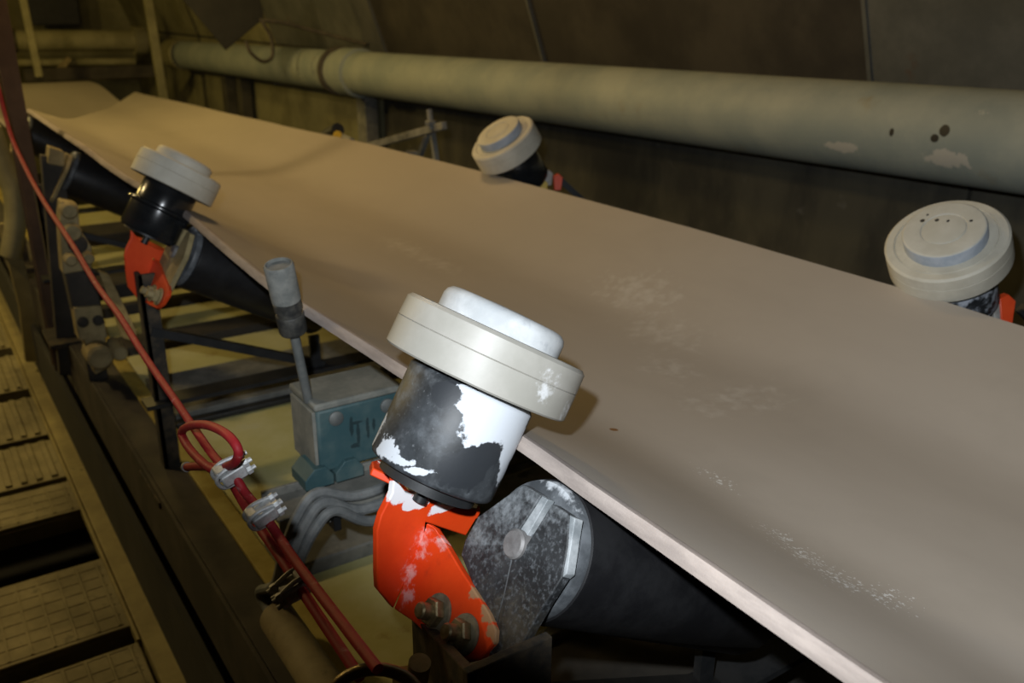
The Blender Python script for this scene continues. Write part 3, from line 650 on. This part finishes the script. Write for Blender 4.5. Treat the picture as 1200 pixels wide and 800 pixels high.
MB().lathe(rt, da, [(0.010, -0.002), (0.0165, 0.0), (0.0175, 0.003), (0.0175, 0.024), (0.0165, 0.026)], 28).build('lower_sleeve', m_darkcyl, sw)
MB().lathe(rt, da, [(0.0150, 0.026), (0.0150, 0.032), (0.0172, 0.033), (0.0172, 0.043), (0.015, 0.044)], 28).build('collar', m_darkcyl, sw)
MB().lathe(rt, da, [(0.0160, 0.044), (0.0178, 0.046), (0.0178, Ls - 0.002), (0.0165, Ls), (0.0150, Ls), (0.0145, Ls - 0.004), (0.0, Ls - 0.004)], 28).build('upper_sleeve', m_greycyl, sw)
# cable tray carrying the switch
tr = thing('cable_tray', 'narrow grey cable tray carrying the teal switch across the frame', 'tray', (0.05, 0.38, 0.92))
MB().box((-0.085, 0.360, 0.922), (0.42, 0.420, 0.928)).build('tray_base', m_greybar, tr, bevel=0.001)
MB().box((-0.085, 0.418, 0.928), (0.42, 0.424, 0.940)).build('tray_lip', m_greybar, tr, bevel=0.001)
MB().box((-0.085, 0.356, 0.905), (0.42, 0.361, 0.930)).build('tray_lip', m_greybar, tr, bevel=0.001)
MB().box((0.13, 0.38, 0.70), (0.15, 0.42, 0.921)).build('tray_post', m_greybar, tr, bevel=0.001)
MB().box((0.40, 0.38, 0.70), (0.42, 0.42, 0.921)).build('tray_post', m_greybar, tr, bevel=0.001)
MB().box((-0.018, 0.345, 0.896), (-0.008, 0.372, 0.944)).build('cable_clamp', m_black, tr, bevel=0.001)
cabs = [
 ('grey cable on the tray nearest the switch box, upper of the bundle', [(0.30, 0.352, 0.944), (0.12, 0.350, 0.942), (0.02, 0.346, 0.938), (-0.0388, 0.3400, 0.9631), (-0.0672, 0.3380, 0.9405), (-0.0862, 0.3450, 0.8941), (-0.0857, 0.4000, 0.8106), (-0.094, 0.445, 0.775), (-0.091, 0.43, 0.757), (-0.092, 0.38, 0.755)], 0.0068),
 ('grey cable in the middle of the bundle below the teal switch', [(0.30, 0.344, 0.926), (0.12, 0.343, 0.925), (0.02, 0.338, 0.921), (-0.0339, 0.3320, 0.9520), (-0.0611, 0.3300, 0.9303), (-0.0789, 0.3400, 0.8841), (-0.0773, 0.4000, 0.7992), (-0.080, 0.445, 0.772), (-0.080, 0.43, 0.755), (-0.080, 0.38, 0.753)], 0.0075),
 ('grey cable lowest in the bundle below the teal switch', [(0.30, 0.340, 0.908), (0.12, 0.339, 0.907), (0.03, 0.332, 0.903), (-0.0236, 0.3260, 0.9394), (-0.0531, 0.3240, 0.9209), (-0.0713, 0.3350, 0.8766), (-0.0705, 0.3900, 0.7971), (-0.074, 0.44, 0.765), (-0.073, 0.43, 0.744), (-0.074, 0.38, 0.744)], 0.0070)]
for lb, pts, r in cabs:
    tag(MB().tube(pts, r, 10).build('cable', m_cable), lb, 'cable', 'cables clamped along the tray')
tag(MB().lathe((-0.084, 0.412, 0.750), (0, -1, 0), [(0.017, 0.006), (0.021, 0.001), (0.0235, 0.0), (0.0245, 0.004), (0.0245, 1.2), (0.02, 1.21)], 32).build('conduit', m_conduit),
    'round ended tan conduit tube swallowing the grey cables on the frame rail', 'conduit')

# ------------------------------------------------------------------ red pull cord
rp = thing('pull_cord', 'red plastic sheathed pull cord with clamped loop, strung beside the conveyor', 'cord', (-0.2, 0.3, 1.15))
main = [(-0.2000, 1.5730, 1.4424), (-0.2000, 1.4841, 1.2988), (-0.2000, 1.3102, 1.2433), (-0.2000, 1.1181, 1.2119), (-0.2000, 0.8666, 1.1901), (-0.2000, 0.7065, 1.1696), (-0.2000, 0.5587, 1.1640), (-0.2000, 0.4602, 1.1524), (-0.2000, 0.3827, 1.1462), (-0.2000, 0.3089, 1.1422), (-0.2000, 0.2493, 1.1380), (-0.2000, 0.1866, 1.1340), (-0.2000, 0.1365, 1.1337), (-0.2000, 0.0735, 1.1221), (-0.2000, -0.0002, 1.1181), (-0.2000, -0.0503, 1.1131), (-0.2000, -0.1078, 1.1085), (-0.2000, -0.1506, 1.1050)]
MB().tube(main, 0.0041, 12, smooth=4).build('cord', m_red, rp)
loop = [(-0.1970, -0.1746, 1.1277), (-0.1970, -0.1331, 1.1275), (-0.1970, -0.0627, 1.1278), (-0.1970, -0.0192, 1.1292), (-0.1970, 0.0380, 1.1341), (-0.1980, 0.0849, 1.1346), (-0.2040, 0.0994, 1.1483), (-0.2140, 0.1305, 1.1432), (-0.2140, 0.1981, 1.1321), (-0.2120, 0.2382, 1.1333), (-0.2120, 0.2007, 1.1569), (-0.2100, 0.1399, 1.1817), (-0.2080, 0.0857, 1.1941), (-0.2060, 0.0644, 1.1882), (-0.2060, 0.0793, 1.1696), (-0.2080, 0.1213, 1.1464), (-0.2120, 0.1601, 1.1319), (-0.2140, 0.2259, 1.1020)]
MB().tube(loop, 0.0041, 12, smooth=6).build('cord_tail', m_red, rp)
te = V((-0.2140, 0.2259, 1.1020)); td = (te - V((-0.2120, 0.1601, 1.1319))).normalized()
MB().lathe(te - td * 0.001, td, [(0.0051, 0), (0.0054, 0.003), (0.0051, 0.006), (0.0035, 0.0062), (0.003, 0.004), (0.0, 0.004)], 16).build('cord_end', m_zinc_dirty, rp)
def clip(c, d, side, mat, s=1.0):
    c, d = V(c), V(d).normalized(); view = (V(C.location) - c).normalized()
    e = d.cross(view).normalized() * side; w = e.cross(d).normalized()
    if w.dot(view) < 0: w = -w
    cl = MB()
    R = Matrix((e, d, w)).transposed()
    def bx(x0, x1, y0, y1, z0, z1):
        return [c + R @ V((x * s, y * s, z * s)) for x in (x0, x1) for y in (y0, y1) for z in (z0, z1)]
    F8 = [(0,1,3,2), (4,6,7,5), (0,4,5,1), (2,3,7,6), (0,2,6,4), (1,5,7,3)]
    cl.add(bx(-0.0085, 0.0115, -0.0095, 0.0095, -0.0055, 0.0055), F8)
    cl.add(bx(-0.0100, -0.002, -0.0065, 0.0065, 0.0045, 0.0085), F8)
    sd = cl.build('rope_clip', mat, rp, bevel=0.0018)
    for y in (-0.0055, 0.0055):
        u = MB().tube([c + R @ V((x * s, y * s, z * s)) for x, z in ((0.016, 0.004), (0.0, 0.0078), (-0.0095, 0.0055), (-0.0115, 0.0), (-0.009, -0.006), (0.0, -0.0075), (0.016, -0.004))], 0.0017 * s, 8)
        u.build('u_bolt', mat, sd)
        nb = MB()
        for z in (0.0038, -0.0038):
            nb.hexnut(c + R @ V((0.0112 * s, y * s, z * s)), e, 0.0036 * s, 0.0042 * s)
            nb.cyl(c + R @ V((0.015 * s, y * s, z * s)), c + R @ V((0.0185 * s, y * s, z * s)), 0.0018 * s, 8)
        nb.build('nut', mat, sd)
dv = V((-0.2000, -0.0002, 1.1181)) - V((-0.2000, 0.1365, 1.1337))
clip((-0.2050, 0.1030, 1.1495), dv, -1, m_zinc, 1.15)
clip((-0.2015, 0.0338, 1.1410), dv, -1, m_zinc, 1.05)
clip((-0.2015, -0.0366, 1.1133), V((-0.2000, -0.1078, 1.1085)) - V((-0.2000, -0.0002, 1.1181)), 1, m_zinc_dirty, 1.1)
ey = thing('eye_ring', 'dark brass ring holding the lower end of the red pull cord', 'ring', (-0.1980, -0.1702, 1.1033))
rc = V((-0.1980, -0.1696, 1.0978))
ring = [rc + cam_right * (0.030 * math.cos(t)) + cam_up * (0.022 * math.sin(t)) for t in [2 * math.pi * i / 28 for i in range(28)]]
MB().tube(ring, 0.0045, 12, closed=True, smooth=0).build('ring', m_brass, ey)
ey2 = thing('stud_bolt', 'small tan capped stud bolt beside the ring at the bottom edge', 'bolt', (-0.1450, -0.1289, 1.0625))
MB().cyl((-0.1450, -0.1222, 1.0440), (-0.1450, -0.1327, 1.0801), 0.0085, 16).build('stud', m_cast, ey2)
MB().hexnut((-0.1470, -0.1152, 1.0496), cam_up, 0.012, 0.010).build('nut', m_cast, ey2)

# ------------------------------------------------------------------ left side: column, brackets, walkway
cl = thing('steel_column', 'rust brown steel column rising at the left edge of the view', 'column', (-0.19, 2.2, 0))
cx, cy = V((-0.1355, 2.1200, 1.3663)).x + 0.021, 2.12
MB().box((cx - 0.022, cy, 0.0), (cx + 0.022, cy + 0.010, 2.6)).build('front_flange', m_column, cl, bevel=0.001)
MB().box((cx - 0.005, cy + 0.010, 0.0), (cx + 0.005, cy + 0.055, 2.6)).build('web', m_column, cl, bevel=0.001)
MB().box((cx - 0.022, cy + 0.055, 0.0), (cx + 0.022, cy + 0.063, 2.6)).build('rear_flange', m_column, cl, bevel=0.001)
# channel upright clamped to the rail in front of the column
up = thing('support_upright', 'dark bluish grey upright channel standing right of the rusty column', 'upright', (-0.09, 1.85, 0.2))
MB().prism([(-0.1020, 1.9000, 1.1818), (-0.0498, 1.9000, 1.1690), (-0.0959, 1.9000, 0.5924), (-0.1489, 1.9000, 0.6045)], (0, 0.03, 0)).build('channel', m_brown, up, bevel=0.002)
MB().prism([(-0.0823, 1.8800, 1.2035), (-0.0500, 1.8800, 1.1885), (-0.0557, 1.8800, 1.1511), (-0.0926, 1.8800, 1.1628)], (0, 0.05, 0)).build('cap', m_cast, up, bevel=0.003)

tk = thing('take_up_bracket', 'tan dusty stack of cast brackets with bolts, right of the dark upright', 'bracket', (-0.10, 1.5, 0.70))
def casting(name, yp, plate, holes, lumps, r_h=0.012, mat=None):
    pt = MB().prism(plate, (0, 0.055, 0)).build(name, mat or m_cast, tk, bevel=0.004)
    for h in holes:
        MB().lathe(V(h) + V((0, -0.001, 0)), (0, -1, 0), [(r_h, -0.002), (r_h, 0.004), (r_h * 0.6, 0.008), (0.0, 0.008)], 16).build('bolt', m_brown, pt)
    for p, r, L in lumps:
        MB().lathe(V(p), (0, -1, 0), [(r * 0.9, -0.03), (r, -0.02), (r, L - 0.006), (r * 0.8, L), (0.0, L)], 24).build('boss', m_cast, pt)
casting('cast_head', 1.5, [(-0.1246, 1.5000, 1.1388), (-0.0927, 1.5000, 1.1279), (-0.0970, 1.5000, 1.0760), (-0.0793, 1.5000, 1.0317), (-0.0865, 1.5000, 0.9824), (-0.1457, 1.5000, 0.9799), (-0.1352, 1.5000, 1.0921)],
        [(-0.1073, 1.4980, 1.0437)], [((-0.1146, 1.5000, 1.0726), 0.019, 0.02), ((-0.1283, 1.5000, 1.0157), 0.013, 0.03), ((-0.0940, 1.5000, 1.0146), 0.013, 0.03), ((-0.1143, 1.5000, 1.1193), 0.017, 0.02)], 0.020)
casting('spacer_block', 1.5, [(-0.1406, 1.5100, 0.9806), (-0.0796, 1.5100, 0.9809), (-0.0771, 1.5100, 0.8865), (-0.1372, 1.5100, 0.8894)], [], [], mat=m_brown)
casting('bolted_plate', 1.5, [(-0.1369, 1.5000, 0.9021), (-0.0792, 1.5000, 0.8977), (-0.0758, 1.5000, 0.8194), (-0.1364, 1.5000, 0.8234)], [(-0.1228, 1.5000, 0.8674), (-0.0910, 1.5000, 0.8655)], [])
casting('knuckle', 1.5, [(-0.1266, 1.5000, 0.8296), (-0.0820, 1.5000, 0.8269), (-0.0802, 1.5000, 0.7491), (-0.1152, 1.5000, 0.7358)], [], [((-0.1052, 1.5000, 0.7923), 0.028, 0.05), ((-0.0628, 1.5000, 0.7939), 0.018, 0.05)])
MB().prism([(-0.1219, 1.5600, 1.0051), (-0.0803, 1.5600, 0.9990), V((-0.0803, 1.5600, 0.9990)) * 1.0 + V((0.0, 0, 0.70 - (-0.0803, 1.5600, 0.9990)[2])), V((-0.1219, 1.5600, 1.0051)) + V((0.0, 0, 0.70 - (-0.1219, 1.5600, 1.0051)[2]))], (0, 0.03, 0)).build('back_post', m_brown, tk, bevel=0.002)
tag(MB().prism([(-0.0732, 1.5000, 0.9764), (-0.0534, 1.5000, 0.9654), (-0.0497, 1.3000, 0.8910), (-0.0532, 1.3000, 0.8650), (-0.0749, 1.3200, 0.8746)], (0.0, 0.02, 0)).build('sloping_strap', m_cast, bevel=0.002), 'tan sloping strap running behind the red cord to the leg', 'strap')

# walkway
wk = thing('walkway', 'yellow worn walkway of separate ribbed treads at lower left', 'walkway', (-0.35, 1.5, 0.35))
ZW = 0.36
def tread(y0, y1, kind, x1=-0.185, x0=-0.95, z=ZW):
    b = MB().box((x0, y0, z - 0.012), (x1, y1, z)).box((x0, y0, z - 0.055), (x1, y0 + 0.010, z - 0.012))
    t = b.build('tread', m_tread, wk, bevel=0.002)
    r = MB()
    if kind == 'rib':
        x = x1 - 0.02
        while x > x0 + 0.02:
            r.box((x - 0.014, y0 + 0.012, z), (x, y1 - 0.012, z + 0.007)); x -= 0.036
    else:
        x = x1 - 0.015
        while x > x0 + 0.02:
            r.box((x - 0.005, y0 + 0.01, z), (x, y1 - 0.01, z + 0.0030)); x -= 0.040
        y = y0 + 0.01
        while y < y1:
            r.box((x0 + 0.01, y, z), (x1 - 0.01, y + 0.004, z + 0.0012)); y += 0.040
    o = r.build('tread_ribs' if kind == 'rib' else 'tread_mesh', m_tread, t)
    if kind != 'rib': o['kind'] = 'stuff'
tread(1.06, 1.345, 'mesh')
tread(0.62, 1.0, 'mesh')
tread(1.60, 1.77, 'plain')
tread(1.80, 2.06, 'rib')
tread(2.10, 2.42, 'rib')
tread(2.50, 2.86, 'rib')
tread(2.95, 3.30, 'rib')
tread(3.40, 3.80, 'rib')
MB().box((-0.178, -0.6, 0.30), (-0.132, 4.6, 0.372)).build('side_beam', m_walkbeam, wk, bevel=0.003)
MB().box((-0.187, 1.0, 0.345), (-0.180, 4.6, 0.366)).build('edge_strip', m_walkbeam, wk, bevel=0.001)
for y in (0.4, 2.6, 4.4):
    MB().box((-0.175, y, 0.0), (-0.135, y + 0.05, 0.30)).build('walkway_leg', m_brown, wk, bevel=0.002)
    MB().box((-0.93, y, 0.0), (-0.88, y + 0.05, 0.30)).build('walkway_leg', m_brown, wk, bevel=0.002)
MB().box((-0.95, -0.6, 0.26), (-0.90, 4.6, 0.305)).build('side_beam', m_walkbeam, wk, bevel=0.003)
tag(MB().prism([(-0.1745, 2.6000, 0.8833), (-0.1369, 2.6000, 0.8786), (-0.1094, 2.6000, 0.6247), (-0.1140, 2.6000, 0.4030), (-0.1738, 2.6000, 0.4160), (-0.1628, 2.6000, 0.6049)], (0, 0.02, 0)).build('diagonal_brace', m_walkbeam, bevel=0.003), 'pale yellow diagonal brace left of the rusty column above the treads', 'brace')
tag(MB().tube([(-0.1475, 2.6000, 1.1761), (-0.1281, 2.6000, 1.0448), (-0.1157, 2.6000, 0.9768), (-0.1274, 2.6000, 0.8774), (-0.1589, 2.6000, 0.7760)], 0.032, 16).build('handrail_bend', m_pipe_old), 'pale yellow tube bend at the left edge behind the rusty column', 'handrail')

# ------------------------------------------------------------------ beyond the belt
sb = thing('side_bracket', 'pale angle arm with a bolt and two struts beyond the far belt edge', 'bracket', (0.9000, 1.6838, 1.0836))
MB().bar((0.9000, 2.1695, 1.0920), (0.9000, 1.6484, 1.2158), 0.016, 0.022, (0, 0, 1)).build('arm', m_greybar, sb, bevel=0.002)
MB().cyl((0.8900, 1.7053, 1.1985), (0.8900, 1.7173, 1.2546), 0.009, 12).build('bolt', m_greybar, sb)
MB().hexnut((0.8900, 1.7097, 1.2100), (0, 0, 1), 0.017, 0.014).build('nut', m_greybar, sb)
MB().bar((0.9100, 1.7413, 1.1981), (0.9100, 1.7034, 1.0424), 0.014, 0.014, (0, 1, 0)).build('strut', m_greybar, sb)
MB().bar((0.9300, 1.7936, 1.1862), (0.9300, 1.9064, 1.0353), 0.014, 0.014, (0, 1, 0)).build('strut', m_greybar, sb)
MB().bar((0.9500, 2.2097, 1.0832), (0.9500, 2.0884, 1.0203), 0.03, 0.02, (0, 1, 0)).build('foot', m_greybar, sb)
MB().box(vadd((0.9300, 1.9240, 1.1043), (0, 0, -1.14)), vadd((0.9300, 1.9240, 1.1043), (0.03, 0.03, 0.0))).build('bracket_post', m_greybar, sb, bevel=0.002)
kn = thing('clamp_knob', 'tiny black and yellow clamp peeping over the far belt edge', 'clamp', (0.8000, 2.1589, 1.1201))
MB().cyl((0.8000, 2.2700, 1.1210), (0.8000, 2.1672, 1.1544), 0.022, 16).build('knob', m_black, kn)
MB().box(vadd((0.8100, 2.1679, 1.1211), (0, 0, -0.50)), vadd((0.8100, 2.1679, 1.1211), (0.02, 0.02, 0))).build('clamp_post', m_black, kn)
MB().cyl((0.7900, 2.1774, 1.1159), (0.7900, 2.1459, 1.1440), 0.013, 12).build('collar', m_yellow_bit, kn)
MB().cyl((0.8100, 2.1663, 1.1322), (0.8100, 2.0880, 1.1251), 0.012, 12).build('tip', m_greybar, kn)
